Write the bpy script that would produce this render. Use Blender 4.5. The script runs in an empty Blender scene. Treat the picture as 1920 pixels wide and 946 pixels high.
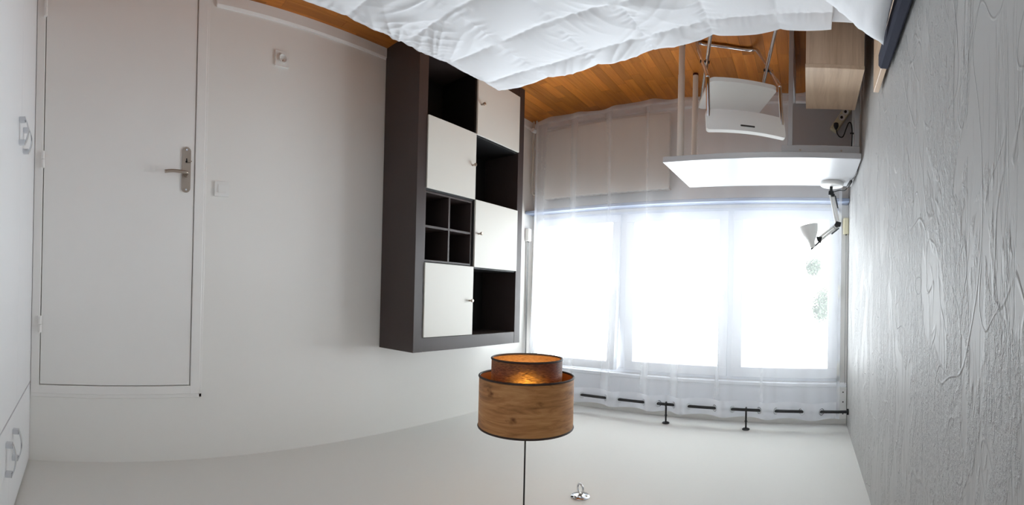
import bpy, bmesh, math, random
from mathutils import Vector, Matrix, noise

# ------------------------------------------------------------------ camera, sky, exposure
sc = bpy.context.scene
COL = sc.collection
CAM_H = 1.5456                       # lens height above the floor
R_PIX, X_D, Y_0 = 867.2261, 154.4595, 548.8989     # panorama scale and offsets for 1920x946
AX, AY = -0.0132, 0.0204             # small tilt of the phone
cam = bpy.data.cameras.new('camera')
cam.type = 'PANO'
cam.panorama_type = 'CENTRAL_CYLINDRICAL'
cam.central_cylindrical_radius = 1.0
cam.central_cylindrical_range_u_min = -960.0 / R_PIX
cam.central_cylindrical_range_u_max = 960.0 / R_PIX
cam.central_cylindrical_range_v_max = Y_0 / R_PIX
cam.central_cylindrical_range_v_min = -(946.0 - Y_0) / R_PIX
cam.clip_start = 0.01
cam_o = bpy.data.objects.new('camera', cam)
COL.objects.link(cam_o)
tilt = (Matrix.Rotation(AY, 3, 'Y') @ Matrix.Rotation(AX, 3, 'X')).transposed()
tc = (960.0 - X_D) / R_PIX
fwd = tilt @ Vector((-math.sin(tc), math.cos(tc), 0))
upv = tilt @ Vector((0, 0, -1))      # the phone was held upside down
zc = -fwd
xc = upv.cross(zc)
m3 = Matrix((xc, upv, zc)).transposed()
cam_o.matrix_world = Matrix.Translation((0, 0, CAM_H)) @ m3.to_4x4()
sc.camera = cam_o

world = bpy.data.worlds.new('overcast_sky')
sc.world = world
world.use_nodes = True
wbg = world.node_tree.nodes['Background']
wbg.inputs[0].default_value = (0.93, 0.965, 1.0, 1)
wbg.inputs[1].default_value = 7.0
sc.view_settings.view_transform = 'Standard'
sc.view_settings.look = 'None'
sc.view_settings.gamma = 1.0
sc.view_settings.use_curve_mapping = False
sc.view_settings.exposure = 0.97
sc.cycles.max_bounces = 14
sc.cycles.diffuse_bounces = 12
sc.cycles.transparent_max_bounces = 24
sc.cycles.sample_clamp_indirect = 6.0

# room measures (metres; camera above the origin)
D, W, T, B, HC = 2.3386, 3.411, 0.285, 0.2548, 2.434
REAR = 0.88                          # wall behind the wardrobe
WIN_Y0, WIN_Y1, WIN_Z0, WIN_Z1 = -0.235, 2.275, 0.845, 2.125

pl = bpy.data.lights.new('window_portal', 'AREA')
pl.shape = 'RECTANGLE'
pl.size, pl.size_y = 2.5, 1.3
pl_o = bpy.data.objects.new('window_portal', pl)
COL.objects.link(pl_o)
pl_o.location = (-W - 0.10, (WIN_Y0 + WIN_Y1) / 2, (WIN_Z0 + WIN_Z1) / 2)
pl_o.rotation_euler = (math.pi / 2, 0, -math.pi / 2)     # faces into the room
try:
    pl.cycles.is_portal = True
except Exception:
    bpy.data.objects.remove(pl_o)

# ------------------------------------------------------------------ materials
def srgb(r, g, b):
    f = lambda c: (c / 255 / 12.92) if c / 255 <= 0.04045 else ((c / 255 + 0.055) / 1.055) ** 2.4
    return (f(r), f(g), f(b), 1)

class NT:
    def __init__(s, name):
        s.m = bpy.data.materials.new(name)
        s.m.use_nodes = True
        s.t = s.m.node_tree
        s.n, s.l = s.t.nodes, s.t.links
        s.b = s.n['Principled BSDF']
        s.out = s.n['Material Output']
    def node(s, typ, **kw):
        n = s.n.new(typ)
        for k, v in kw.items():
            if k[0] == 'i' and k[1:].isdigit():
                n.inputs[int(k[1:])].default_value = v
            elif hasattr(n, k):
                setattr(n, k, v)
            else:
                n.inputs[k].default_value = v
        return n
    def link(s, a, b):
        s.l.new(a, b)
    def coord(s, scale=(1, 1, 1), rot=(0, 0, 0), kind='Object'):
        tc = s.node('ShaderNodeTexCoord')
        mp = s.node('ShaderNodeMapping')
        mp.inputs['Scale'].default_value = scale
        mp.inputs['Rotation'].default_value = rot
        s.link(tc.outputs[kind], mp.inputs['Vector'])
        return mp.outputs[0]
    def ramp(s, fac, stops):
        r = s.node('ShaderNodeValToRGB')
        e = r.color_ramp.elements
        while len(e) > 1:
            e.remove(e[-1])
        e[0].position, e[0].color = stops[0]
        for p, c in stops[1:]:
            x = e.new(p)
            x.color = c
        s.link(fac, r.inputs[0])
        return r.outputs[0]
    def bump(s, h, strength=0.2, dist=0.01, prev=None):
        b = s.node('ShaderNodeBump')
        b.inputs['Strength'].default_value = strength
        b.inputs['Distance'].default_value = dist
        s.link(h, b.inputs['Height'])
        if prev is not None:
            s.link(prev, b.inputs['Normal'])
        s.link(b.outputs[0], s.b.inputs['Normal'])
        return b.outputs[0]

def plain(name, col, rough=0.5, metal=0.0, spec=0.5, bump=None, var=0.0):
    k = NT(name)
    k.b.inputs['Base Color'].default_value = col
    k.b.inputs['Roughness'].default_value = rough
    k.b.inputs['Metallic'].default_value = metal
    k.b.inputs['Specular IOR Level'].default_value = spec
    if var:
        nz = k.node('ShaderNodeTexNoise', Scale=3.0, Detail=4.0)
        k.link(k.coord(), nz.inputs['Vector'])
        lo = tuple(c * (1 - var) for c in col[:3]) + (1,)
        k.link(k.ramp(nz.outputs[0], [(0.3, lo), (0.7, col)]), k.b.inputs['Base Color'])
    if bump:
        nz = k.node('ShaderNodeTexNoise', Scale=bump[0], Detail=5.0)
        k.link(k.coord(), nz.inputs['Vector'])
        k.bump(nz.outputs[0], bump[1], bump[2])
    return k.m

def wood(name, cols, grain=(2, 30, 30), rough=0.45, knots=False, per_object=0.0, spec=0.4):
    """cols: list of 3 colours dark to light; grain: mapping scale, small = along the grain"""
    k = NT(name)
    v = k.coord(grain)
    if per_object:
        oi = k.node('ShaderNodeObjectInfo')
        ad = k.node('ShaderNodeVectorMath', operation='ADD')
        ml = k.node('ShaderNodeVectorMath', operation='SCALE')
        cb = k.node('ShaderNodeCombineXYZ')
        k.link(oi.outputs['Random'], cb.inputs[0]); k.link(oi.outputs['Random'], cb.inputs[1])
        k.link(cb.outputs[0], ml.inputs[0]); ml.inputs['Scale'].default_value = 60.0
        k.link(v, ad.inputs[0]); k.link(ml.outputs[0], ad.inputs[1])
        v = ad.outputs[0]
    nz = k.node('ShaderNodeTexNoise', Scale=1.0, Detail=8.0, Roughness=0.65, Distortion=0.6)
    k.link(v, nz.inputs['Vector'])
    c = k.ramp(nz.outputs[0], [(0.28, cols[0]), (0.5, cols[1]), (0.72, cols[2])])
    if knots:
        n2 = k.node('ShaderNodeTexNoise', Scale=5.5, Detail=3.0, Distortion=1.6)
        k.link(k.coord((1, 1, 1.6)), n2.inputs['Vector'])
        f = k.ramp(n2.outputs[0], [(0.62, (0, 0, 0, 1)), (0.74, (1, 1, 1, 1))])
        mx = k.node('ShaderNodeMix', data_type='RGBA', blend_type='MULTIPLY')
        k.link(f, mx.inputs[0]); k.link(c, mx.inputs[6]); mx.inputs[7].default_value = (0.35, 0.27, 0.2, 1)
        c = mx.outputs[2]
    if per_object:
        r2 = k.node('ShaderNodeMapRange')
        r2.inputs[3].default_value = 1 - per_object; r2.inputs[4].default_value = 1 + per_object
        k.link(oi.outputs['Random'], r2.inputs[0])
        mx = k.node('ShaderNodeMix', data_type='RGBA', blend_type='MULTIPLY')
        mx.inputs[0].default_value = 1
        k.link(c, mx.inputs[6]); k.link(r2.outputs[0], mx.inputs[7])
        c = mx.outputs[2]
    k.link(c, k.b.inputs['Base Color'])
    k.b.inputs['Roughness'].default_value = rough
    k.b.inputs['Specular IOR Level'].default_value = spec
    k.bump(nz.outputs[0], 0.08, 0.002)
    return k.m

def textured_plaster():
    k = NT('trowelled_plaster')
    k.b.inputs['Base Color'].default_value = srgb(181, 180, 179)
    k.b.inputs['Roughness'].default_value = 0.52
    k.b.inputs['Specular IOR Level'].default_value = 0.16
    W1, K0 = (1, 1, 1, 1), (0, 0, 0, 1)
    def nz(scale, mp, detail=2.0, rough=0.5, dist=0.0):
        n = k.node('ShaderNodeTexNoise', Scale=scale, Detail=detail, Roughness=rough, Distortion=dist)
        k.link(k.coord(mp), n.inputs['Vector'])
        return n.outputs[0]
    def mth(op, a, b):
        m = k.node('ShaderNodeMath', operation=op)
        for q, v in ((0, a), (1, b)):
            if isinstance(v, float):
                m.inputs[q].default_value = v
            else:
                k.link(v, m.inputs[q])
        return m.outputs[0]
    # plates of smoothed plaster beside rough ground
    plate = k.ramp(nz(4.6, (1, 1, 0.5), 4.0, 0.6, 1.0), [(0.47, K0), (0.52, W1)])
    # crumbs on the rough ground
    c1 = k.ramp(nz(48.0, (1, 1, 0.6), 4.0, 0.7), [(0.46, K0), (0.62, W1)])
    c2 = k.ramp(nz(120.0, (1, 1, 0.7), 3.0, 0.7), [(0.45, K0), (0.65, W1)])
    crumbs = mth('MULTIPLY', mth('ADD', c1, mth('MULTIPLY', c2, 0.5)), plate)
    # sparse thin vertical scratches
    scr = k.ramp(nz(1.0, (26, 26, 2.2), 4.0, 0.6, 0.5), [(0.475, K0), (0.5, W1), (0.525, K0)])
    msk = k.ramp(nz(2.4, (1.5, 1.5, 0.8), 2.0, 0.5), [(0.38, K0), (0.52, W1)])
    scr = mth('MULTIPLY', scr, msk)
    # looping trowel ridges
    r1 = k.ramp(nz(4.4, (1.25, 1.25, 0.62), 0.0, 0.5, 0.5), [(0.560, K0), (0.572, W1), (0.580, K0)])
    r2 = k.ramp(nz(5.6, (1.3, 1.3, 0.7), 0.0, 0.5, 0.7), [(0.405, K0), (0.415, W1), (0.425, K0)])
    ridges = mth('ADD', r1, mth('MULTIPLY', r2, 0.7))
    a = k.bump(crumbs, 0.7, 0.0034)
    b = k.bump(plate, 0.40, 0.0035, a)
    c = k.bump(scr, 0.5, -0.0045, b)
    k.bump(ridges, 0.6, 0.0050, c)
    return k.m

def sheer(name, lo=0.15, hi=0.55):
    k = NT(name)
    k.n.remove(k.b)
    tr = k.node('ShaderNodeBsdfTransparent'); tr.inputs[0].default_value = (0.97, 0.98, 1, 1)
    df = k.node('ShaderNodeBsdfDiffuse'); df.inputs[0].default_value = (0.9, 0.9, 0.92, 1)
    tl = k.node('ShaderNodeBsdfTranslucent'); tl.inputs[0].default_value = (0.9, 0.91, 0.95, 1)
    m1 = k.node('ShaderNodeMixShader'); m1.inputs[0].default_value = 0.5
    k.link(df.outputs[0], m1.inputs[1]); k.link(tl.outputs[0], m1.inputs[2])
    wv = k.node('ShaderNodeTexNoise', Scale=300.0, Detail=1.0)
    k.link(k.coord((1, 1, 1)), wv.inputs['Vector'])
    # seen obliquely the weave closes up
    lw = k.node('ShaderNodeLayerWeight'); lw.inputs[0].default_value = 0.35
    mr = k.node('ShaderNodeMapRange'); mr.inputs[3].default_value = lo; mr.inputs[4].default_value = hi
    k.link(lw.outputs['Facing'], mr.inputs[0])
    ad = k.node('ShaderNodeMath', operation='MULTIPLY_ADD'); ad.inputs[1].default_value = 0.06
    k.link(wv.outputs[0], ad.inputs[0]); k.link(mr.outputs[0], ad.inputs[2])
    m2 = k.node('ShaderNodeMixShader')
    k.link(ad.outputs[0], m2.inputs[0]); k.link(tr.outputs[0], m2.inputs[1]); k.link(m1.outputs[0], m2.inputs[2])
    k.link(m2.outputs[0], k.out.inputs[0])
    return k.m

def glass(name):
    k = NT(name)
    k.n.remove(k.b)
    tr = k.node('ShaderNodeBsdfTransparent'); tr.inputs[0].default_value = (0.97, 0.985, 0.98, 1)
    gl = k.node('ShaderNodeBsdfGlossy'); gl.inputs['Roughness'].default_value = 0.02
    mx = k.node('ShaderNodeMixShader'); mx.inputs[0].default_value = 0.06
    k.link(tr.outputs[0], mx.inputs[1]); k.link(gl.outputs[0], mx.inputs[2])
    k.link(mx.outputs[0], k.out.inputs[0])
    return k.m

def emit(name, col, s):
    k = NT(name)
    k.b.inputs['Base Color'].default_value = col
    k.b.inputs['Emission Color'].default_value = col
    k.b.inputs['Emission Strength'].default_value = s
    return k.m

def lining(name, col, trans, mix=0.35, dark=0.55):
    """thin lampshade sheet that lets part of the light through, with a horizontal weave"""
    k = NT(name)
    wv = k.node('ShaderNodeTexNoise', Scale=1.0, Detail=4.0)
    k.link(k.coord((70, 70, 800)), wv.inputs['Vector'])
    c = k.ramp(wv.outputs[0], [(0.35, tuple(x * dark for x in col[:3]) + (1,)), (0.65, col)])
    k.link(c, k.b.inputs['Base Color'])
    k.b.inputs['Roughness'].default_value = 0.5
    tl = k.node('ShaderNodeBsdfRefraction')      # light leaks forward through the thin weave
    tl.inputs['Roughness'].default_value = 0.85
    tl.inputs['IOR'].default_value = 1.22
    c2 = k.ramp(wv.outputs[0], [(0.36, tuple(x * 0.3 for x in trans[:3]) + (1,)), (0.66, trans)])
    k.link(c2, tl.inputs[0])
    mx = k.node('ShaderNodeMixShader'); mx.inputs[0].default_value = mix
    k.link(k.b.outputs[0], mx.inputs[1]); k.link(tl.outputs[0], mx.inputs[2])
    k.link(mx.outputs[0], k.out.inputs[0])
    return k.m

M = {
    'wall': plain('white_wall_paint', srgb(239, 237, 233), 0.55, bump=(38, 0.10, 0.004)),
    'ceiling': plain('white_ceiling_paint', srgb(226, 225, 221), 0.6, bump=(55, 0.12, 0.003)),
    'plaster': textured_plaster(),
    'white_lacquer': plain('white_lacquer', srgb(242, 240, 237), 0.38, var=0.02),
    'wardrobe': plain('white_melamine', srgb(238, 239, 241), 0.33, var=0.01),
    'frame_white': plain('white_frame_plastic', srgb(236, 238, 242), 0.3),
    'cream_plastic': plain('aged_cream_plastic', srgb(222, 214, 184), 0.45, var=0.04),
    'white_plastic': plain('white_plastic', srgb(236, 235, 232), 0.35),
    'gap': plain('dark_gap', srgb(58, 55, 52), 0.8),
    'steel': plain('brushed_steel', srgb(178, 166, 154), 0.36, 0.9),
    'chrome': plain('chrome', srgb(214, 216, 220), 0.13, 1.0),
    'black': plain('black_metal', srgb(24, 24, 27), 0.45),
    'black_plastic': plain('black_plastic', srgb(22, 22, 24), 0.5),
    'espresso': plain('black_brown_veneer', srgb(66, 55, 53), 0.42, var=0.10),
    'espresso_shaded': plain('black_brown_shaded', srgb(9, 8, 9), 0.6, var=0.10),  # shade inside the cubes is put into this near-black veneer colour
    'cream_door': plain('cream_white_door', srgb(224, 222, 214), 0.4, var=0.01),
    'sill': plain('blue_grey_sill', srgb(146, 158, 182), 0.4),
    'desk_white': plain('desk_white_melamine', srgb(192, 192, 195), 0.35, var=0.02),
    'radiator': plain('radiator_enamel', srgb(214, 208, 198), 0.4),
    'tube_white': plain('white_tube', srgb(224, 219, 212), 0.35),
    'duvet': plain('white_cotton', srgb(238, 240, 245), 0.85, spec=0.15, bump=(90, 0.12, 0.002)),
    'charcoal': plain('charcoal_upholstery', srgb(68, 70, 82), 0.9, spec=0.1, bump=(400, 0.3, 0.001)),
    'darkwood': plain('dark_bed_base', srgb(46, 36, 32), 0.6),
    'red_cap': plain('dark_red_cap', srgb(84, 22, 18), 0.5),
    'floor_gap': plain('parquet_joint', srgb(70, 40, 18), 0.7),
    'parquet': wood('oak_parquet', [srgb(164, 94, 28), srgb(186, 112, 38), srgb(202, 130, 52)], (2.5, 30, 30), 0.36, per_object=0.24),
    'light_oak': wood('light_oak_laminate', [srgb(192, 164, 138), srgb(214, 188, 162), srgb(226, 203, 178)], (26, 26, 2.2), 0.45),
    'light_oak_top': wood('light_oak_laminate_top', [srgb(192, 164, 138), srgb(214, 188, 162), srgb(226, 203, 178)], (2.2, 26, 26), 0.3),
    'veneer': wood('oak_veneer_shade', [srgb(120, 76, 40), srgb(182, 126, 74), srgb(208, 158, 104)], (5, 5, 40), 0.5, knots=True),
    'shade_trim': plain('dark_brown_trim', srgb(52, 34, 26), 0.6),
    'shade_dark': lining('dark_brown_shade', srgb(84, 62, 62), (1.0, 0.62, 0.2, 1), 0.4, 0.75),
    'shade_gold': plain('copper_gold_lining', srgb(196, 130, 66), 0.42, 0.35),
    'shade_gold_thin': lining('thin_gold_lining', srgb(205, 140, 74), (1.0, 0.8, 0.5, 1), 0.4, 0.9),
    'bulb': emit('warm_bulb', (1.0, 0.74, 0.40, 1), 11.0),
    'sheer': sheer('white_voile'),
    'sheer_heading': sheer('white_voile_heading_tape', 0.72, 0.85),
    'sheer_hem': sheer('white_voile_doubled', 0.30, 0.6),
    'glass': glass('window_glass'),
    'shutter_strap': plain('grey_strap', srgb(150, 150, 148), 0.8),
    'leaf': plain('grey_green_leaf', srgb(66, 78, 60), 0.7, var=0.2),
    'bark': plain('grey_bark', srgb(150, 140, 128), 0.8, var=0.2),
    'ground': plain('pale_paving', srgb(138, 138, 132), 0.9, var=0.1),
    'outer_wall': plain('outside_render', srgb(205, 200, 192), 0.9, bump=(30, 0.2, 0.01)),
}

# ------------------------------------------------------------------ mesh helpers
def add_box(bm, lo, hi, bev=0.0, mat=None):
    """axis-aligned box; mat: optional 4x4 applied afterwards"""
    g = bmesh.ops.create_cube(bm, size=1.0)
    vs = g['verts']
    for v in vs:
        v.co = Vector([lo[i] + (v.co[i] + 0.5) * (hi[i] - lo[i]) for i in range(3)])
    if bev > 0:
        es = list({e for v in vs for e in v.link_edges})
        r = bmesh.ops.bevel(bm, geom=es, offset=bev, segments=2, profile=0.5, affect='EDGES')
        vs = list({v for f in r['faces'] for v in f.verts} | {v for v in vs if v.is_valid})
    if mat is not None:
        for v in vs:
            v.co = mat @ v.co
    return vs

def add_tube(bm, path, r, seg=10, cap=True, radii=None):
    P = [Vector(p) for p in path]
    n = len(P)
    rings = []
    up = None
    for i in range(n):
        t = (P[min(i + 1, n - 1)] - P[max(i - 1, 0)]).normalized()
        if up is None:
            a = Vector((0, 0, 1)) if abs(t.z) < 0.9 else Vector((1, 0, 0))
            up = (a - t * a.dot(t)).normalized()
        else:
            up = (up - t * up.dot(t)).normalized()
        s = t.cross(up)
        rr = radii[i] if radii else r
        rings.append([bm.verts.new(P[i] + (up * math.cos(2 * math.pi * k / seg) + s * math.sin(2 * math.pi * k / seg)) * rr) for k in range(seg)])
    for a, b in zip(rings, rings[1:]):
        for k in range(seg):
            bm.faces.new((a[k], a[(k + 1) % seg], b[(k + 1) % seg], b[k]))
    if cap:
        bm.faces.new(rings[0][::-1]); bm.faces.new(rings[-1])

def add_lathe(bm, prof, c=(0, 0, 0), seg=32, mat=None, closed=False):
    """prof: (r, z) list; revolve round z through c"""
    rings = []
    for r, z in prof:
        if r < 1e-6:
            rings.append([bm.verts.new(Vector((c[0], c[1], c[2] + z)))])
        else:
            rings.append([bm.verts.new(Vector((c[0] + r * math.cos(2 * math.pi * k / seg), c[1] + r * math.sin(2 * math.pi * k / seg), c[2] + z))) for k in range(seg)])
    pairs = list(zip(rings, rings[1:]))
    if closed:
        pairs.append((rings[-1], rings[0]))
    for a, b in pairs:
        for k in range(seg):
            k2 = (k + 1) % seg
            if len(a) == 1 and len(b) == 1:
                continue
            if len(a) == 1:
                bm.faces.new((a[0], b[k2], b[k]))
            elif len(b) == 1:
                bm.faces.new((a[k], a[k2], b[0]))
            else:
                bm.faces.new((a[k], a[k2], b[k2], b[k]))
    if mat is not None:
        for rg in rings:
            for v in rg:
                v.co = mat @ v.co

def add_torus(bm, c, R, r, axis='x', seg=20, rs=8, arc=2 * math.pi, start=0.0, mat=None):
    pts = []
    n = seg if arc > 6.2 else seg + 1
    ring = []
    for i in range(n):
        a = start + arc * i / seg
        vs = []
        for j in range(rs):
            b = 2 * math.pi * j / rs
            rad = R + r * math.cos(b)
            u, v, w = rad * math.cos(a), rad * math.sin(a), r * math.sin(b)
            p = {'x': (w, u, v), 'y': (u, w, v), 'z': (u, v, w)}[axis]
            q = Vector(p)
            if mat is not None:
                q = mat @ q
            vs.append(bm.verts.new(q + Vector(c)))
        ring.append(vs)
    m = n if arc > 6.2 else n - 1
    for i in range(m):
        a, b = ring[i], ring[(i + 1) % n]
        for j in range(rs):
            bm.faces.new((a[j], b[j], b[(j + 1) % rs], a[(j + 1) % rs]))

def add_prism(bm, poly, axis, lo, hi):
    """poly: 2-D outline in the two other axes, extruded along axis from lo to hi"""
    def P(p, h):
        return {'x': (h, p[0], p[1]), 'y': (p[0], h, p[1]), 'z': (p[0], p[1], h)}[axis]
    a = [bm.verts.new(P(p, lo)) for p in poly]
    b = [bm.verts.new(P(p, hi)) for p in poly]
    n = len(poly)
    for i in range(n):
        bm.faces.new((a[i], a[(i + 1) % n], b[(i + 1) % n], b[i]))
    bm.faces.new(a[::-1]); bm.faces.new(b)

def rounded(w, h, r, cx=0, cy=0, n=6):
    out = []
    for sx, sy, a0 in ((1, 1, 0), (-1, 1, 90), (-1, -1, 180), (1, -1, 270)):
        for i in range(n + 1):
            a = math.radians(a0 + 90 * i / n)
            out.append((cx + sx * (w / 2 - r) + r * math.cos(a), cy + sy * (h / 2 - r) + r * math.sin(a)))
    return out

def obj(name, bm, mat, parent=None, smooth=None, loc=None):
    bmesh.ops.recalc_face_normals(bm, faces=bm.faces[:])
    me = bpy.data.meshes.new(name)
    bm.to_mesh(me)
    bm.free()
    o = bpy.data.objects.new(name, me)
    me.materials.append(M[mat] if isinstance(mat, str) else mat)
    if smooth is not None:
        for p in me.polygons:
            p.use_smooth = True
        me.set_sharp_from_angle(angle=math.radians(smooth))
    COL.objects.link(o)
    if parent is not None:
        o.parent = parent
    if loc is not None:
        o.location = loc
    return o

def box(name, lo, hi, mat, parent=None, bev=0.002, m=None):
    """box mesh in the parent's coordinates"""
    bm = bmesh.new()
    add_box(bm, lo, hi, bev, m)
    return obj(name, bm, mat, parent)

def tube(name, path, r, mat, parent=None, seg=10, radii=None):
    bm = bmesh.new()
    add_tube(bm, path, r, seg, True, radii)
    return obj(name, bm, mat, parent, 40)

def tag(o, label, cat, group=None, kind=None):
    o['label'] = label
    o['category'] = cat
    if group:
        o['group'] = group
    if kind:
        o['kind'] = kind
    return o

def thing(name, loc, label, cat, group=None, kind=None, rz=0.0):
    o = bpy.data.objects.new(name, None)
    o.empty_display_size = 0.1
    COL.objects.link(o)
    o.location = loc
    o.rotation_euler = (0, 0, rz)
    return tag(o, label, cat, group, kind)

def smooth_path(pts, n=8):
    """Catmull-Rom through the points"""
    P = [Vector(p) for p in pts]
    P = [P[0] * 2 - P[1]] + P + [P[-1] * 2 - P[-2]]
    out = []
    for i in range(1, len(P) - 2):
        for k in range(n):
            t = k / n
            a, b, c, d = P[i - 1], P[i], P[i + 1], P[i + 2]
            out.append(0.5 * (2 * b + (c - a) * t + (2 * a - 5 * b + 4 * c - d) * t * t + (3 * b - a - 3 * c + d) * t ** 3))
    out.append(P[-2])
    return out

rnd = random.Random(7)

# ------------------------------------------------------------------ room shell
TH = 0.16
floor = box('floor', (-W - TH, -T - TH, -0.12), (REAR + TH, D + TH, -0.012), 'floor_gap', bev=0)
tag(floor, 'warm oak strip parquet floor between the bed and the window', 'floor', kind='structure')

# parquet: narrow strips running away from the camera, parallel to the door wall
PW = 0.072
plank_meshes = {}
rest = bmesh.new()
row = 0
y = -T
n_planks = 0
while y < D - 1e-6:
    y1 = min(y + PW, D)
    x = -W - rnd.uniform(0.0, 0.30)
    while x < REAR:
        ln = rnd.choice((0.26, 0.32, 0.38, 0.44))
        x0, x1 = max(x, -W), min(x + ln, REAR)
        x += ln
        if x1 - x0 < 0.02:
            continue
        yc, xc_ = (y + y1) / 2, (x0 + x1) / 2
        seen = (yc > 1.42 and xc_ < -0.55) or (xc_ < -1.85 and yc > -0.05)
        L, Wd = x1 - x0 - 0.0012, y1 - y - 0.0012
        if seen:
            key = (round(L, 3), round(Wd, 3))
            if key not in plank_meshes:
                bm = bmesh.new()
                add_box(bm, (-L / 2, -Wd / 2, -0.012), (L / 2, Wd / 2, 0.0), 0)
                me = bpy.data.meshes.new('plank')
                bm.to_mesh(me); bm.free()
                me.materials.append(M['parquet'])
                plank_meshes[key] = me
            o = bpy.data.objects.new('plank', plank_meshes[key])
            COL.objects.link(o)
            o.parent = floor
            o.location = (xc_, yc, rnd.uniform(-0.0004, 0.0))
            n_planks += 1
        else:
            add_box(rest, (x0 + 0.0006, y + 0.0006, -0.012), (x1 - 0.0006, y1 - 0.0006, 0.0), 0)
    y = y1
    row += 1
ro = obj('parquet_remainder', rest, 'parquet', floor)
ro['kind'] = 'stuff'

tag(box('ceiling', (-W - TH, -T - TH, HC), (REAR + TH, D + TH, HC + 0.14), 'ceiling', bev=0),
    'plain white ceiling above the pendant lamp', 'ceiling', kind='structure')

bm = bmesh.new()
add_box(bm, (-W - TH, -T - TH, 0), (REAR + TH, -T, HC))
tag(obj('wall_right', bm, 'plaster'), 'pale grey wall of rough trowelled plaster behind the headboard', 'wall', kind='structure')

bm = bmesh.new()                    # door wall, with the door opening left out
DX0, DX1, DZ = -0.600, 0.2468, 2.085
add_box(bm, (-W - TH, D, 0), (DX0, D + TH, HC))
add_box(bm, (DX1, D, 0), (REAR + TH, D + TH, HC))
add_box(bm, (DX0, D, DZ), (DX1, D + TH, HC))
tag(obj('wall_left', bm, 'wall'), 'smooth white wall with the door and the dark shelf unit', 'wall', kind='structure')

bm = bmesh.new()                    # window wall
add_box(bm, (-W - TH, -T, 0), (-W, D, WIN_Z0))
add_box(bm, (-W - TH, -T, WIN_Z1), (-W, D, HC))
add_box(bm, (-W - TH, -T, WIN_Z0), (-W, WIN_Y0, WIN_Z1))
add_box(bm, (-W - TH, WIN_Y1, WIN_Z0), (-W, D, WIN_Z1))
tag(obj('wall_back', bm, 'wall'), 'white window wall behind the radiator and the sheer curtain', 'wall', kind='structure')

bm = bmesh.new()
add_box(bm, (REAR, -T, 0), (REAR + TH, D, HC))
tag(obj('wall_rear', bm, 'wall'), 'white wall behind the built-in wardrobe', 'wall', kind='structure')

def baseboard(name, lo, hi, axis, label):
    bm = bmesh.new()
    h = hi[2]
    if axis == 'x':
        add_prism(bm, [(D, 0), (D - 0.014, 0), (D - 0.014, h - 0.012), (D - 0.007, h), (D, h)], 'x', lo[0], hi[0])
    else:
        add_prism(bm, [(-W, 0), (-W + 0.014, 0), (-W + 0.014, h - 0.012), (-W + 0.007, h), (-W, h)], 'y', lo[1], hi[1])
    tag(obj(name, bm, 'white_lacquer'), label, 'baseboard', kind='structure')
baseboard('baseboard_left', (-1.752, 0, 0), (-0.662, 0, 0.068), 'x', 'white painted baseboard between the door frame and the shelf unit')
baseboard('baseboard_corner', (-W + 0.014, 0, 0), (-2.80, 0, 0.068), 'x', 'short white baseboard between the shelf unit and the room corner')
baseboard('baseboard_back', (0, -T, 0), (0, D - 0.014, 0.068), 'y', 'white painted baseboard under the window along the curtain hem')

# ------------------------------------------------------------------ door in the left wall
door = thing('door_1', (0, D, 0), 'flat white hinged door with a steel lever handle and white frame', 'door', kind='structure')
fr = bmesh.new()
px0, px1, pz = -0.559, 0.2058, 2.04
add_box(fr, (-0.612, -0.018, 0), (px0 - 0.004, 0.11, pz + 0.046), 0.003)
add_box(fr, (px1 + 0.004, -0.018, 0), (0.2528, 0.11, pz + 0.046), 0.003)
add_box(fr, (-0.612, -0.0175, pz + 0.004), (0.2528, 0.1095, pz + 0.0465), 0.003)
obj('door_frame', fr, 'white_lacquer', door)
tr_ = bmesh.new()
add_box(tr_, (-0.626, -0.008, 0), (-0.611, -0.001, pz + 0.07), 0.002)
add_box(tr_, (-0.626, -0.008, pz + 0.0465), (0.2528, -0.001, pz + 0.066), 0.002)
obj('architrave', tr_, 'white_lacquer', door)
box('rebate', (px0 - 0.02, 0.04, 0.0), (px1 + 0.02, 0.06, pz + 0.02), 'gap', door, 0)
panel = box('door_panel', (px0, -0.012, 0.008), (px1, 0.036, pz), 'white_lacquer', door, 0.0015)
# steel plate with rounded ends
bm = bmesh.new()
add_prism(bm, rounded(0.046, 0.232, 0.0225, -0.516, 0.934, 8), 'y', -0.0185, -0.0118)
obj('handle_plate', bm, 'steel', panel, 40)
bm = bmesh.new()
add_tube(bm, smooth_path([(-0.516, -0.018, 0.957), (-0.516, -0.045, 0.957), (-0.506, -0.058, 0.9575), (-0.47, -0.060, 0.955), (-0.43, -0.060, 0.955), (-0.397, -0.059, 0.960)], 6), 0.0085, 10)
obj('lever', bm, 'steel', panel, 50)
bm = bmesh.new()
add_tube(bm, [(-0.516, -0.0184, 0.957), (-0.516, -0.026, 0.957)], 0.015, 16)
obj('rosette', bm, 'steel', panel, 40)
bm = bmesh.new()
add_tube(bm, [(-0.516, -0.0184, 0.893), (-0.516, -0.0195, 0.893)], 0.006, 12)
add_box(bm, (-0.519, -0.0195, 0.876), (-0.513, -0.0182, 0.893))
obj('keyhole', bm, 'black', panel)
bm = bmesh.new()
add_box(bm, (-0.541, -0.032, 0.889), (-0.519, -0.0275, 0.896), 0.002)
add_tube(bm, [(-0.521, -0.0184, 0.8925), (-0.521, -0.031, 0.8925)], 0.004, 8)
obj('latch_turn', bm, 'steel', panel)
for z in (0.832, 1.036):
    bm = bmesh.new()
    add_tube(bm, [(-0.516, -0.0182, z), (-0.516, -0.0202, z)], 0.005, 12)
    obj('screw', bm, 'chrome', panel)
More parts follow.
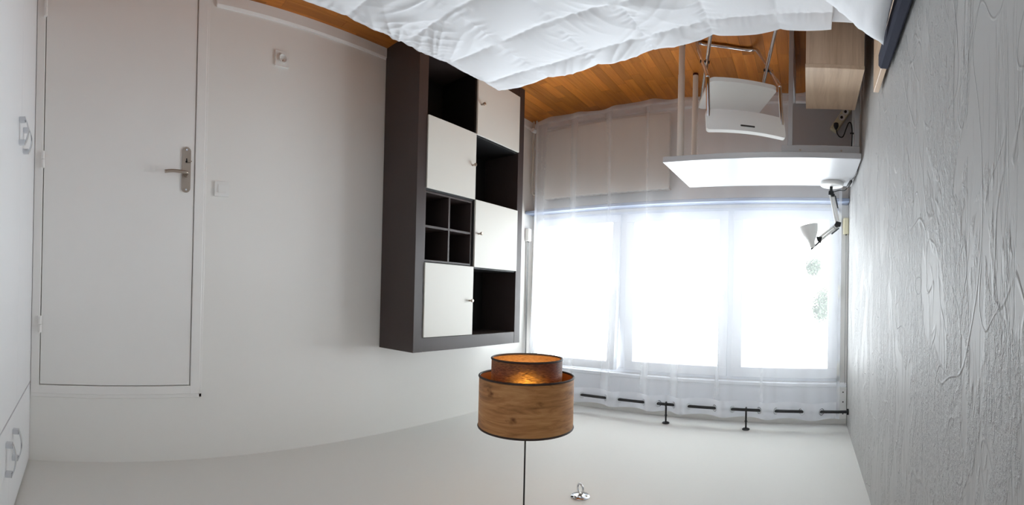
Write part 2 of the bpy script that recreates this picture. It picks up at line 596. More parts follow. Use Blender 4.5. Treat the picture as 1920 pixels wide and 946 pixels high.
for z in (0.161, 0.912, 1.736):
    bm = bmesh.new()
    xh = px1 + 0.004
    add_tube(bm, [(xh, -0.024, z - 0.042), (xh, -0.024, z - 0.001)], 0.0085, 10)
    add_tube(bm, [(xh, -0.024, z + 0.001), (xh, -0.024, z + 0.042)], 0.0092, 10)
    obj('hinge', bm, 'white_lacquer', door, 40)

# ------------------------------------------------------------------ window with three sashes and a roller shutter box
win = thing('window_1', (-W, 0, 0), 'wide white window of three sashes, one tilted open, under a shutter box', 'window', kind='structure')
bm = bmesh.new()
F0, F1 = -0.075, 0.004               # frame depth, local x
add_box(bm, (F0, WIN_Y0, WIN_Z0), (F1, WIN_Y1, WIN_Z0 + 0.032), 0.003)
add_box(bm, (F0, WIN_Y0, WIN_Z1 - 0.035), (F1, WIN_Y1, WIN_Z1), 0.003)
add_box(bm, (F0, WIN_Y0, WIN_Z0), (F1, WIN_Y0 + 0.032, WIN_Z1), 0.003)
add_box(bm, (F0, WIN_Y1 - 0.03, WIN_Z0), (F1, WIN_Y1, WIN_Z1), 0.003)
obj('window_frame', bm, 'frame_white', win)
for yy, hw in ((1.452, 0.035), (0.585, 0.03)):
    bm = bmesh.new()
    add_box(bm, (F0, yy - hw, WIN_Z0 + 0.03), (F1 + 0.001, yy + hw, WIN_Z1 - 0.033), 0.003)
    obj('mullion', bm, 'frame_white', win)

def sash(y0, y1, z0, z1, border, tilt=0.0, handle=None):
    """sash hinged along its bottom edge; tilt swings its top into the room"""
    m = Matrix.Translation((0.0, 0, z0)) @ Matrix.Rotation(tilt, 4, 'Y') @ Matrix.Translation((0.0, 0, -z0))
    bm = bmesh.new()
    a, b = -0.055, 0.018
    add_box(bm, (a, y0, z0), (b, y1, z0 + border), 0.004, m)
    add_box(bm, (a, y0, z1 - border), (b, y1, z1), 0.004, m)
    add_box(bm, (a, y0, z0 + border - 0.002), (b, y0 + border, z1 - border + 0.002), 0.004, m)
    add_box(bm, (a, y1 - border, z0 + border - 0.002), (b, y1, z1 - border + 0.002), 0.004, m)
    s = obj('sash', bm, 'frame_white', win)
    bm = bmesh.new()
    add_box(bm, (-0.030, y0 + border - 0.006, z0 + border - 0.006), (-0.014, y1 - border + 0.006, z1 - border + 0.006), 0, m)
    obj('pane', bm, 'glass', s)
    if handle is not None:
        bm = bmesh.new()
        zc_ = 1.50
        add_box(bm, (0.018, handle - 0.013, zc_ - 0.035), (0.028, handle + 0.013, zc_ + 0.035), 0.004, m)
        add_tube(bm, [m @ Vector(p) for p in smooth_path([(0.026, handle, zc_), (0.052, handle, zc_), (0.060, handle, zc_ - 0.02), (0.060, handle, zc_ - 0.11)], 4)], 0.009, 8)
        obj('sash_handle', bm, 'frame_white', s, 40)
    return s
SZ0, SZ1 = WIN_Z0 + 0.020, WIN_Z1 - 0.022
sa = sash(1.475, 2.258, SZ0, SZ1, 0.066, math.radians(4.2), 1.508)
sa['label'] = 'white sash tilted open at the top'
sash(0.603, 1.425, SZ0, SZ1, 0.072, 0, 0.640)
sash(-0.215, 0.567, SZ0, SZ1, 0.075, 0)
for z in (1.46, 2.03, 0.93):
    bm = bmesh.new()
    add_tube(bm, [(0.022, -0.222, z - 0.045), (0.022, -0.222, z + 0.045)], 0.0085, 10)
    obj('hinge', bm, 'cream_plastic', win, 40)
# shutter box above the sashes
bm = bmesh.new()
add_box(bm, (0.0, -T + 0.004, 2.152), (0.050, D - 0.004, 2.385), 0.005)
add_box(bm, (0.0, -T + 0.004, 2.130), (0.058, D - 0.004, 2.156), 0.004)
sb_ = obj('shutter_box', bm, 'frame_white', win)
bm = bmesh.new()
add_box(bm, (0.048, -T + 0.004, 2.157), (0.064, -T + 0.075, 2.384), 0.003)
obj('end_cover', bm, 'white_plastic', sb_)
for z in (2.19, 2.26, 2.345):
    bm = bmesh.new()
    add_tube(bm, [(0.063, -T + 0.03, z), (0.066, -T + 0.03, z)], 0.005, 10)
    obj('screw', bm, 'gap', sb_)

sill = bmesh.new()
add_box(sill, (-W + 0.002, -T + 0.003, 0.796), (-W + 0.125, D - 0.003, 0.822), 0.006)
s_o = tag(obj('trim_1', sill, 'sill'), 'blue-grey window sill board running under the three sashes', 'window sill', kind='structure')

def winder(yface, sgn, x, z0, z1, zt, mat, label):
    """strap winder box on a side wall with its strap going up to the shutter box"""
    t = thing('shutter_strap_winder', (x, yface, z0), label, 'strap winder', 'shutter strap winders')
    bm = bmesh.new()
    h = z1 - z0
    a, b = sorted((0.001 * sgn, 0.040 * sgn))
    add_box(bm, (-0.024, a, 0), (0.024, b, h), 0.007)
    obj('winder_box', bm, mat, t)
    bm = bmesh.new()
    a, b = sorted((0.040 * sgn, 0.0425 * sgn))
    add_box(bm, (-0.014, a, h * 0.15), (0.014, b, h * 0.6), 0.001)
    obj('cover_plate', bm, mat, t)
    bm = bmesh.new()
    a, b = sorted((0.018 * sgn, 0.0205 * sgn))
    add_box(bm, (-0.010, a, h - 0.004), (0.010, b, zt - z0), 0)
    obj('strap', bm, 'shutter_strap', t)
    bm = bmesh.new()
    a, b = sorted((0.014 * sgn, 0.025 * sgn))
    add_box(bm, (-0.014, a, h - 0.001), (0.014, b, h + 0.006), 0.001)
    obj('strap_slot', bm, 'gap', t)
winder(D, -1, -3.318, 0.945, 1.058, 2.13, 'white_plastic', 'white strap winder box on the wall next to the shelf unit')
winder(-T, 1, -3.366, 0.925, 1.045, 2.13, 'cream_plastic', 'yellowed cream strap winder box on the rough plaster wall')

# ------------------------------------------------------------------ radiator behind the curtain
rad = thing('radiator', (-W, 0, 0), 'flat beige panel radiator behind the sheer curtain under the window', 'radiator')
bm = bmesh.new()
add_box(bm, (0.075, 1.05, 0.125), (0.102, 2.16, 0.700), 0.008)
obj('front_panel', bm, 'radiator', rad)
bm = bmesh.new()
add_box(bm, (0.035, 1.06, 0.135), (0.060, 2.15, 0.690), 0.006)
obj('rear_panel', bm, 'radiator', rad)
bm = bmesh.new()
add_box(bm, (0.035, 1.052, 0.690), (0.102, 2.158, 0.7055), 0.003)
g = obj('top_grille', bm, 'radiator', rad)
for k in range(18):
    yk = 1.085 + k * 0.061
    bm = bmesh.new()
    add_box(bm, (0.048, yk, 0.7052), (0.090, yk + 0.03, 0.7085))
    obj('vent_bar', bm, 'radiator', g)
for ya in (1.25, 1.95):
    box('wall_bracket', (0.0005, ya, 0.20), (0.036, ya + 0.03, 0.64), 'radiator', rad, 0.002)
bm = bmesh.new()
add_tube(bm, smooth_path([(0.068, 2.148, 0.16), (0.068, 2.235, 0.16), (0.068, 2.262, 0.14), (0.068, 2.268, 0.07), (0.068, 2.268, 0.001)], 5), 0.009, 10)
obj('return_pipe', bm, 'radiator', rad, 50)
bm = bmesh.new()
add_tube(bm, smooth_path([(0.068, 2.148, 0.655), (0.068, 2.265, 0.655), (0.068, 2.298, 0.63), (0.068, 2.302, 0.55), (0.068, 2.302, 0.25), (0.068, 2.302, 0.001)], 6), 0.009, 10)
obj('supply_pipe', bm, 'radiator', rad, 50)
bm = bmesh.new()
add_lathe(bm, [(0.0, 0.0), (0.017, 0.0), (0.020, 0.01), (0.020, 0.04), (0.015, 0.052), (0.0, 0.052)], seg=16,
          mat=Matrix.Translation((0.085, 2.268, 0.10)) @ Matrix.Rotation(math.radians(90), 4, 'Y'))
obj('valve', bm, 'white_plastic', rad, 40)

# ------------------------------------------------------------------ curtain rod and sheer curtain
RX, RZ = -3.200, 2.297
rod = thing('curtain_rod', (RX, 0, RZ), 'thin black curtain rod with ceiling brackets above the window', 'curtain rod')
bm = bmesh.new()
add_tube(bm, [(0, -T + 0.012, 0), (0, 2.325, 0)], 0.0105, 14)
obj('rod', bm, 'black', rod, 40)
for ye, s in ((-T + 0.002, 1), (D - 0.002, -1)):
    bm = bmesh.new()
    add_tube(bm, [(0, ye, 0), (0, ye + 0.012 * s, 0)], 0.021, 16)
    obj('end_flange', bm, 'black', rod, 40)
for yb in (1.006, 0.425, 1.93):
    bm = bmesh.new()
    top = HC - RZ
    add_tube(bm, [(0, yb, 0.010), (0, yb, top - 0.006)], 0.0065, 10)
    add_tube(bm, [(0, yb, top - 0.062), (0, yb, top - 0.056)], 0.010, 10)
    b_ = obj('bracket', bm, 'black', rod, 40)
    bm = bmesh.new()
    add_lathe(bm, [(0, top - 0.001), (0.026, top - 0.001), (0.027, top - 0.006), (0.020, top - 0.011), (0, top - 0.011)], (0, yb, 0), 20)
    obj('bracket_plate', bm, 'black', b_, 40)
    bm = bmesh.new()
    add_torus(bm, (0, yb, 0), 0.0155, 0.005, 'y', 18, 8)
    obj('rod_clamp', bm, 'black', b_, 50)

# where the rod shows in front of the cloth: (y high, y low)
SEGS = [(2.26, 2.14), (2.00, 1.82), (1.69, 1.488), (1.372, 1.179), (1.064, 0.948), (0.834, 0.647), (0.521, 0.333), (0.218, 0.04), (-0.096, -0.25)]
CY0, CY1 = -0.222, 2.245
CZ0, CZ1 = 0.070, RZ + 0.055
def fold(yv):
    """-1 = cloth behind the rod (towards the window), +1 = in front"""
    for hi, lo in SEGS:
        if lo <= yv <= hi:
            return -math.sin(math.pi * (yv - lo) / (hi - lo))
    for (h0, l0), (h1, l1) in zip(SEGS, SEGS[1:]):
        if h1 <= yv <= l0:
            return math.sin(math.pi * (yv - h1) / (l0 - h1))
    return 0.0
curt = thing('sheer_curtain', (RX, 0, 0), 'sheer white voile curtain with eyelets hanging over the whole window', 'curtain')
ny, nz = 330, 60
bm = bmesh.new()
grid = []
for j in range(nz + 1):
    z = CZ0 + (CZ1 - CZ0) * j / nz
    rowv = []
    f = j / nz
    amp = 0.011 + 0.026 * f ** 2
    for i in range(ny + 1):
        yv = CY0 + (CY1 - 0.062 * (1 - f ** 3) - CY0) * i / ny
        ys = yv + 0.02 * (1 - f) * math.sin(3.1 * yv + 0.7)
        w_ = fold(ys)
        w2 = noise.noise(Vector((ys * 5.0, z * 0.35, 1.7))) * 0.012 * (1 - f * 0.8)
        w3 = math.sin(ys * 41 + 2 * math.sin(ys * 3)) * 0.0022 * (1 - 0.7 * f)
        zz = z
        if j == 0:
            zz += 0.012 * math.sin(yv * 9.0) + 0.01 * noise.noise(Vector((yv * 3, 0, 0)))
        rowv.append(bm.verts.new((amp * w_ + w2 + w3, yv, zz)))
    grid.append(rowv)
for j in range(nz):
    for i in range(ny):
        bm.faces.new((grid[j][i], grid[j][i + 1], grid[j + 1][i + 1], grid[j + 1][i]))
cloth = obj('cloth', bm, 'sheer', curt, 180)
# doubled cloth: bottom hem, heading band and the two side hems
def hem(name, j0, j1, i0, i1, off=0.0012, mat='sheer_hem'):
    bm = bmesh.new()
    vs = {}
    me = cloth.data
    for j in range(j0, j1 + 1):
        for i in range(i0, i1 + 1):
            c = me.vertices[j * (ny + 1) + i].co
            vs[j, i] = bm.verts.new((c.x + off, c.y, c.z))
    for j in range(j0, j1):
        for i in range(i0, i1):
            bm.faces.new((vs[j, i], vs[j, i + 1], vs[j + 1, i + 1], vs[j + 1, i]))
    return obj(name, bm, mat, curt, 180)
hem('bottom_hem', 0, 1, 0, ny)
hem('heading_band', nz - 3, nz, 0, ny, 0.0012, 'sheer_heading')
hem('side_hem', 0, nz, 0, 3, 0.0016)
hem('side_hem', 0, nz, ny - 3, ny, 0.0016)
for hi, lo in SEGS:
    for ye in (hi, lo):
        if CY0 + 0.02 < ye < CY1 - 0.02:
            bm = bmesh.new()
            e = 0.004
            sl = (fold(ye + e) - fold(ye - e)) / (2 * e) * 0.040
            add_torus(bm, (0, ye, RZ), 0.0215, 0.0035, 'x', 20, 6, mat=Matrix.Rotation(-math.atan(sl), 3, 'Z'))
            obj('eyelet', bm, 'chrome', curt, 60)

# ------------------------------------------------------------------ wardrobe along the rear wall
wd = thing('wardrobe', (B, 0, 0), 'built-in white wardrobe with flat doors and chrome bow handles', 'wardrobe')
bm = bmesh.new()
WY0, WY1 = -T + 0.005, D - 0.005
add_box(bm, (0.020, WY0, 0.0), (REAR - B - 0.005, WY1, 0.07))
add_box(bm, (0.020, WY0, 0.07), (REAR - B - 0.005, WY0 + 0.018, HC - 0.012))
add_box(bm, (0.020, WY1 - 0.018, 0.07), (REAR - B - 0.005, WY1, HC - 0.012))
add_box(bm, (0.020, WY0 + 0.018, HC - 0.030), (REAR - B - 0.005, WY1 - 0.018, HC - 0.012))
add_box(bm, (0.024, WY0 + 0.018, 2.02), (REAR - B - 0.005, WY1 - 0.018, 2.045))
add_box(bm, (REAR - B - 0.012, WY0 + 0.018, 0.07), (REAR - B - 0.005, WY1 - 0.018, HC - 0.03))
obj('body', bm, 'wardrobe', wd)
def bow_handle(parent, yc, z0, z1):
    bm = bmesh.new()
    n = 14
    h = z1 - z0
    inner, outer = [], []
    for i in range(n + 1):
        t = i / n
        x = -0.018 - 0.015 * math.sin(math.pi * t) ** 0.8
        z = z0 + h * t
        outer.append((x - 0.0045, z)); inner.append((x, z))
    for i in range(n):
        q = [(outer[i][0], outer[i][1]), (outer[i + 1][0], outer[i + 1][1]), (inner[i + 1][0], inner[i + 1][1]), (inner[i][0], inner[i][1])]
        a = [bm.verts.new((p[0], yc - 0.010, p[1])) for p in q]
        b = [bm.verts.new((p[0], yc + 0.010, p[1])) for p in q]
        for k in range(4):
            bm.faces.new((a[k], a[(k + 1) % 4], b[(k + 1) % 4], b[k]))
        bm.faces.new(a); bm.faces.new(b[::-1])
    bmesh.ops.remove_doubles(bm, verts=bm.verts[:], dist=1e-5)
    add_box(bm, (-0.0240, yc - 0.012, z0 - 0.003), (0.0, yc + 0.011, z0 + 0.016), 0.002)
    add_box(bm, (-0.0240, yc - 0.012, z1 - 0.016), (0.0, yc + 0.011, z1 + 0.002), 0.002)
    obj('handle', bm, 'chrome', parent)
def wdoor(y0, y1, z0, z1, hy=None, hz=None):
    bm = bmesh.new()
    add_box(bm, (0.0, y0 + 0.0012, z0), (0.0195, y1 - 0.0012, z1), 0.0012)
    d_ = obj('door', bm, 'wardrobe', wd)
    if hy is not None:
        bow_handle(d_, hy, *hz)
LZ, UZ = (0.902, 1.002), (2.096, 2.212)
wdoor(1.833, D - 0.006, 0.075, 2.026, 1.893, LZ)
wdoor(1.333, 1.833, 0.075, 2.026, 1.772, LZ)
wdoor(0.83, 1.333, 0.075, 2.026, 0.893, LZ)
wdoor(0.33, 0.83, 0.075, 2.026, 0.772, LZ)
wdoor(WY0, 0.33, 0.075, 2.026, -0.1, LZ)
wdoor(1.672, D - 0.006, 2.034, HC - 0.012, 1.747, UZ)
wdoor(1.005, 1.672, 2.034, HC - 0.012, 1.590, UZ)
wdoor(0.36, 1.005, 2.034, HC - 0.012, 0.93, UZ)
wdoor(WY0, 0.36, 2.034, HC - 0.012, 0.29, UZ)

# ------------------------------------------------------------------ dark cube shelf unit
SX0, SX1 = -2.792, -1.753            # far end, near end
SYF = D - 0.3292                     # front face
SH = 1.882
su = thing('shelf_unit', ((SX0 + SX1) / 2, D - 0.006, 0), 'tall black-brown cube shelf unit with cream doors in a checkerboard', 'shelf unit')
ox = (SX0 + SX1) / 2; oy = D - 0.006
def sbox(name, lo, hi, mat, parent=None, bev=0.0015):
    return box(name, (lo[0] - ox, lo[1] - oy, lo[2]), (hi[0] - ox, hi[1] - oy, hi[2]), mat, parent or su, bev)
FT = 0.072
ZR = [0.078, 0.489, 0.918, 1.358, 1.799]
XM = -2.256
sbox('side_panel', (SX1 - FT, SYF, 0), (SX1, oy, SH), 'espresso')
sbox('side_panel', (SX0, SYF, 0), (SX0 + FT - 0.005, oy, SH), 'espresso')
sbox('top_panel', (SX0 + FT - 0.005, SYF + 0.001, ZR[4]), (SX1 - FT, oy, SH - 0.0005), 'espresso')
sbox('bottom_panel', (SX0 + FT - 0.005, SYF + 0.001, 0.0), (SX1 - FT, oy, ZR[0]), 'espresso')
XI0, XI1 = SX0 + FT - 0.005, SX1 - FT
sbox('back_panel', (XI0, oy - 0.008, ZR[0]), (XI1, oy - 0.002, ZR[4]), 'espresso_shaded', bev=0)
sbox('upright_divider', (XM - 0.009, SYF + 0.006, ZR[0]), (XM + 0.009, oy - 0.009, ZR[4]), 'espresso_shaded')
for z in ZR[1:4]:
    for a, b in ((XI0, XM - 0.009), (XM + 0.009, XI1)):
        sbox('shelf', (a, SYF + 0.006, z - 0.009), (b, oy - 0.009, z + 0.009), 'espresso_shaded')
def cube_door(near, r, knob_near):
    a, b = (XM + 0.003, XI1 - 0.001) if near else (XI0 + 0.001, XM - 0.003)
    z0, z1 = ZR[r] + 0.003, ZR[r + 1] - 0.003
    if r > 0: z0 -= 0.006
    if r < 3: z1 += 0.001
    d_ = sbox('door', (a, SYF - 0.008, z0), (b, SYF + 0.005, z1), 'cream_door')
    kx = (b - 0.035) if knob_near else (a + 0.035)
    zc_ = (z0 + z1) / 2
    bm = bmesh.new()
    add_lathe(bm, [(0, 0), (0.006, 0), (0.0055, 0.014), (0.010, 0.022), (0.011, 0.029), (0.008, 0.033), (0, 0.033)], seg=16,
              mat=Matrix.Translation((kx - ox, SYF - 0.008 - oy, zc_)) @ Matrix.Rotation(math.radians(90), 4, 'X'))
    obj('knob', bm, 'steel', d_, 50)
cube_door(True, 3, False)
cube_door(False, 2, True)
cube_door(True, 1, False)
cube_door(False, 0, True)
# four-way insert in the near column, second row from the top
ins = bmesh.new()
za, zb = ZR[2] + 0.009, ZR[3] - 0.009
xa, xb = XM + 0.009, XI1
def insbox(lo, hi):
    add_box(ins, (lo[0] - ox, lo[1] - oy, lo[2]), (hi[0] - ox, hi[1] - oy, hi[2]), 0.001)
f0, f1 = SYF + 0.012, oy - 0.012
insbox((xa + 0.001, f0, za + 0.001), (xb - 0.001, f1, za + 0.013))
insbox((xa + 0.001, f0, zb - 0.013), (xb - 0.001, f1, zb - 0.001))
insbox((xa + 0.001, f0, za + 0.013), (xa + 0.013, f1, zb - 0.013))
insbox((xb - 0.013, f0, za + 0.013), (xb - 0.001, f1, zb - 0.013))
insbox((xa + 0.013, f0 + 0.001, (za + zb) / 2 - 0.007), (xb - 0.013, f1, (za + zb) / 2 + 0.007))
insbox(((xa + xb) / 2 - 0.007, f0, za + 0.013), ((xa + xb) / 2 + 0.007, f1, zb - 0.013))
io = obj('four_way_insert', ins, 'espresso', su)
io['label'] = 'grid insert dividing one cube into four'

# ------------------------------------------------------------------ switch and socket on the door wall
sw = thing('light_switch', (-0.711, D, 1.015), 'square white light switch on the wall beside the door frame', 'light switch')
bm = bmesh.new(); add_box(bm, (-0.040, -0.011, -0.040), (0.040, -0.0005, 0.040), 0.003)
obj('cover_frame', bm, 'white_plastic', sw)
bm = bmesh.new(); add_box(bm, (-0.022, -0.016, -0.022), (0.022, -0.0105, 0.022), 0.002)
obj('rocker', bm, 'white_plastic', sw)
so = thing('wall_socket', (-1.041, D, 0.268), 'square white wall socket low on the wall near the shelf unit', 'socket')
bm = bmesh.new()
pr = rounded(0.084, 0.084, 0.006, 0, 0, 3)
add_prism(bm, pr, 'y', -0.011, -0.0005)
obj('cover_frame', bm, 'white_plastic', so, 40)
bm = bmesh.new()
add_lathe(bm, [(0.0, 0.002), (0.019, 0.002), (0.0205, 0.012), (0.024, 0.0125), (0.024, 0.009), (0.0, 0.0)], seg=24,
          mat=Matrix.Translation((0, -0.0105, 0)) @ Matrix.Rotation(math.radians(90), 4, 'X'))
obj('socket_well', bm, 'white_plastic', so, 40)
for dx in (-0.0095, 0.0095):
    bm = bmesh.new(); add_tube(bm, [(dx, -0.0124, -0.004), (dx, -0.0138, -0.004)], 0.003, 10)
    obj('pin_hole', bm, 'black', so)
bm = bmesh.new(); add_tube(bm, [(0, -0.0124, 0.010), (0, -0.026, 0.010)], 0.0025, 8)
obj('earth_pin', bm, 'steel', so)

# ------------------------------------------------------------------ pendant lamp
LX, LY = -1.479, 1.026
pd = thing('pendant_lamp', (LX, LY, HC), 'round two-tier pendant lamp with an oak veneer shade on a black cord', 'lamp')
def dz(z): return z - HC
def shade(name, r, z0, z1, mat_out, mat_in, parent, th=0.0022):
    bm = bmesh.new()
    add_lathe(bm, [(r, dz(z0)), (r, dz(z1))], seg=72)
    o = obj(name, bm, mat_out, parent, 180)
    bm = bmesh.new()
    add_lathe(bm, [(r - th, dz(z0)), (r - th, dz(z1))], seg=72)
    obj('lining', bm, mat_in, o, 180)
    for z in (z0, z1):
        bm = bmesh.new()
        add_torus(bm, (0, 0, dz(z)), r - th / 2, 0.0042, 'z', 72, 8)
        obj('trim_ring', bm, 'shade_trim', o, 180)
    return o
OUT = shade('outer_shade', 0.1843, 1.851, 2.0424, 'veneer', 'shade_gold', pd)
INN = shade('inner_shade', 0.1378, 1.783, 1.962, 'shade_dark', 'shade_gold_thin', pd)
# spider wires that hold both shades to the lamp holder
bm = bmesh.new()
for k in range(3):
    a = math.radians(20 + 120 * k)
    c, s = math.cos(a), math.sin(a)
    add_tube(bm, [(0.02 * c, 0.02 * s, dz(2.034)), (0.181 * c, 0.181 * s, dz(2.038))], 0.002, 6)
    add_tube(bm, [(0.02 * c, 0.02 * s, dz(2.027)), (0.134 * c, 0.134 * s, dz(1.960))], 0.002, 6)
add_torus(bm, (0, 0, dz(2.030)), 0.021, 0.003, 'z', 24, 6)
obj('spider', bm, 'chrome', pd, 40)
bm = bmesh.new()
add_lathe(bm, [(0, dz(2.055)), (0.012, dz(2.055)), (0.018, dz(2.042)), (0.018, dz(1.985)), (0.015, dz(1.975)), (0, dz(1.975))], seg=20)
obj('lamp_holder', bm, 'black_plastic', pd, 40)
bm = bmesh.new()
add_lathe(bm, [(0, dz(1.976)), (0.013, dz(1.976)), (0.014, dz(1.95)), (0.024, dz(1.92)), (0.030, dz(1.895)), (0.028, dz(1.87)), (0.016, dz(1.85)), (0, dz(1.845))], seg=24)
obj('bulb', bm, 'bulb', pd, 60)
bm = bmesh.new()
add_tube(bm, [(0, 0, dz(2.05)), (0, 0, dz(2.25)), (0, 0, dz(2.40))], 0.0033, 8)
obj('cord', bm, 'black_plastic', pd, 60)
bm = bmesh.new()
add_lathe(bm, [(0, -0.045), (0.012, -0.045), (0.048, -0.012), (0.050, -0.001), (0, -0.001)], seg=28)
obj('ceiling_rose', bm, 'black_plastic', pd, 40)

# ------------------------------------------------------------------ chrome ceiling hook
hk = thing('ceiling_hook', (-1.847, 0.974, HC), 'small chrome hook ring on a round plate screwed to the ceiling', 'hook')
bm = bmesh.new()
add_lathe(bm, [(0, -0.0005), (0.043, -0.0005), (0.044, -0.003), (0.040, -0.006), (0.012, -0.008), (0, -0.008)], seg=32)
obj('plate', bm, 'chrome', hk, 40)
bm = bmesh.new()
add_torus(bm, (0, 0, -0.034), 0.022, 0.0045, 'x', 24, 8, mat=Matrix.Rotation(0.5, 3, 'Z'))
obj('ring', bm, 'chrome', hk, 60)
bm = bmesh.new()
add_tube(bm, [(0, 0, -0.006), (0, 0, -0.016)], 0.0075, 12)
obj('boss', bm, 'steel', hk, 40)
for a in (0.4, 2.5, 4.6):
    bm = bmesh.new()
    c = (0.030 * math.cos(a), 0.030 * math.sin(a))
    add_lathe(bm, [(0, -0.0055), (0.0055, -0.0055), (0.005, -0.009), (0, -0.0105)], (c[0], c[1], 0), 12)
    obj('screw', bm, 'steel', hk, 40)

# ------------------------------------------------------------------ desk under the window
DZT, DTH = 0.766, 0.032
dk = thing('desk', (-2.77, 0.28, 0), 'white desk with round white tube legs standing under the window', 'desk')
def kbox(name, lo, hi, mat, bev=0.002, parent=None):
    return box(name, (lo[0] + 2.77, lo[1] - 0.28, lo[2]), (hi[0] + 2.77, hi[1] - 0.28, hi[2]), mat, parent or dk, bev)
kbox('desk_top', (-3.075, -T + 0.012, DZT - DTH), (-2.476, 0.826, DZT), 'desk_white', 0.003)
def kleg(x, y):
    x += 2.77; y -= 0.28
    bm = bmesh.new()
    add_tube(bm, [(x, y, 0.19), (x, y, DZT - DTH - 0.0005)], 0.0205, 18)
    add_tube(bm, [(x, y, 0.012), (x, y, 0.192)], 0.0185, 18)
    o = obj('leg', bm, 'tube_white', dk, 40)
    bm = bmesh.new()
    add_lathe(bm, [(0, 0), (0.018, 0), (0.0195, 0.005), (0.0195, 0.014), (0, 0.014)], (x, y, 0), 18)
    obj('foot_cap', bm, 'red_cap', o, 40)
    bm = bmesh.new()
    add_lathe(bm, [(0, DZT - DTH - 0.004), (0.045, DZT - DTH - 0.004), (0.045, DZT - DTH - 0.0005), (0, DZT - DTH - 0.0005)], (x, y, 0), 20)
    obj('mounting_plate', bm, 'tube_white', o, 40)
kleg(-2.655, 0.775); kleg(-3.030, 0.785)
# white support frame that carries the wall end of the desk top
SFX = -2.60
kbox('support_post', (SFX, 0.104, 0.0), (SFX + 0.034, 0.130, 0.668), 'desk_white')
kbox('support_post', (SFX, -T + 0.014, 0.0), (SFX + 0.034, -T + 0.040, 0.668), 'desk_white')
tr1 = kbox('support_rail', (SFX - 0.002, -T + 0.012, 0.668), (SFX + 0.036, 0.165, DZT - DTH - 0.0005), 'desk_white')
kbox('back_panel', (-3.064, -T + 0.014, 0.225), (-3.046, 0.130, DZT - DTH - 0.0005), 'desk_white')
kbox('side_board', (-3.064, 0.106, 0.0), (SFX - 0.0005, 0.122, 0.224), 'desk_white')
for yy in (0.06, -0.17):
    bm = bmesh.new()
    add_tube(bm, [(SFX + 0.036 + 2.77, yy - 0.28, 0.697), (SFX + 0.0385 + 2.77, yy - 0.28, 0.697)], 0.006, 12)
    obj('bolt', bm, 'steel', tr1)

# ------------------------------------------------------------------ folding chair
ch = thing('folding_chair', (-2.412, 0.395, 0), 'white folding chair with chrome tube legs turned to the desk', 'chair', rz=-0.396)
# local frame: -x = towards the desk (front of the chair), y = across
def rsheet(bm, w, d, r, th, mat, curve=0.0, n=10):
    """rounded plate, w across (y), d along (x), optional bow; th thick, mapped by mat"""
    out = rounded(d, w, r, 0, 0, 5)
    lo, hi = [], []
    nx, nyy = 10, 14
    top, bot = {}, {}
    def clampin(px, py):
        hx, hy = d / 2, w / 2
        ix, iy = hx - r, hy - r
        if abs(px) > ix and abs(py) > iy:
            vx, vy = abs(px) - ix, abs(py) - iy
            l_ = math.hypot(vx, vy)
            m_ = max(vx, vy)
            if l_ > 1e-9:
                s_ = m_ / l_
                vx, vy = vx * s_, vy * s_
            return math.copysign(ix + vx, px), math.copysign(iy + vy, py)
        return px, py
    def lin(h, ii, k):
        ii_ = h - r
        xs = [-h + r * q / 4 for q in range(4)] + [-ii_ + 2 * ii_ * q / k for q in range(k + 1)] + [ii_ + r * q / 4 for q in range(1, 5)]
        return xs
    xs, ys = lin(d / 2, 0, 5), lin(w / 2, 0, 8)
    for i, px in enumerate(xs):
        for j, py in enumerate(ys):
            qx, qy = clampin(px, py)
            b = curve * (1 - (2 * qy / w) ** 2)
            top[i, j] = bm.verts.new(mat @ Vector((qx, qy, th / 2 + b)))
            bot[i, j] = bm.verts.new(mat @ Vector((qx, qy, -th / 2 + b)))
    I, J = len(xs) - 1, len(ys) - 1
    for i in range(I):
        for j in range(J):
            bm.faces.new((top[i, j], top[i + 1, j], top[i + 1, j + 1], top[i, j + 1]))
            bm.faces.new((bot[i, j], bot[i, j + 1], bot[i + 1, j + 1], bot[i + 1, j]))
    for i in range(I):
        bm.faces.new((top[i, 0], bot[i, 0], bot[i + 1, 0], top[i + 1, 0]))
        bm.faces.new((top[i, J], top[i + 1, J], bot[i + 1, J], bot[i, J]))
    for j in range(J):
        bm.faces.new((top[0, j], top[0, j + 1], bot[0, j + 1], bot[0, j]))
        bm.faces.new((top[I, j], bot[I, j], bot[I, j + 1], top[I, j + 1]))
bm = bmesh.new()
rsheet(bm, 0.352, 0.374, 0.03, 0.020, Matrix.Translation((-0.033, 0, 0.447)) @ Matrix.Rotation(math.radians(-2), 4, 'Y'), -0.008)
obj('seat', bm, 'white_plastic', ch, 45)
# tall frame: front feet -> rear seat corner -> back rest
HW = 0.187
FX = -0.315
def xA(z):
    return FX + (0.150 - FX) * z / 0.44 if z < 0.44 else 0.150 + 0.040 * (z - 0.44) / 0.20
pa = [(xA(0.66), -HW, 0.66), (xA(0.55), -HW, 0.55), (xA(0.455), -HW, 0.455), (xA(0.42), -HW, 0.42), (xA(0.2), -HW, 0.2), (xA(0.08), -HW, 0.08), (xA(0.03), -HW + 0.01, 0.028), (FX - 0.01, -HW + 0.05, 0.0115),
      (FX - 0.012, 0, 0.0115)]
pa = pa + [(p[0], -p[1], p[2]) for p in reversed(pa[:-1])]
def ubend(pts):
    return smooth_path(pts, 6)
tube('tall_leg_frame', ubend(pa), 0.0105, 'chrome', ch, 12)
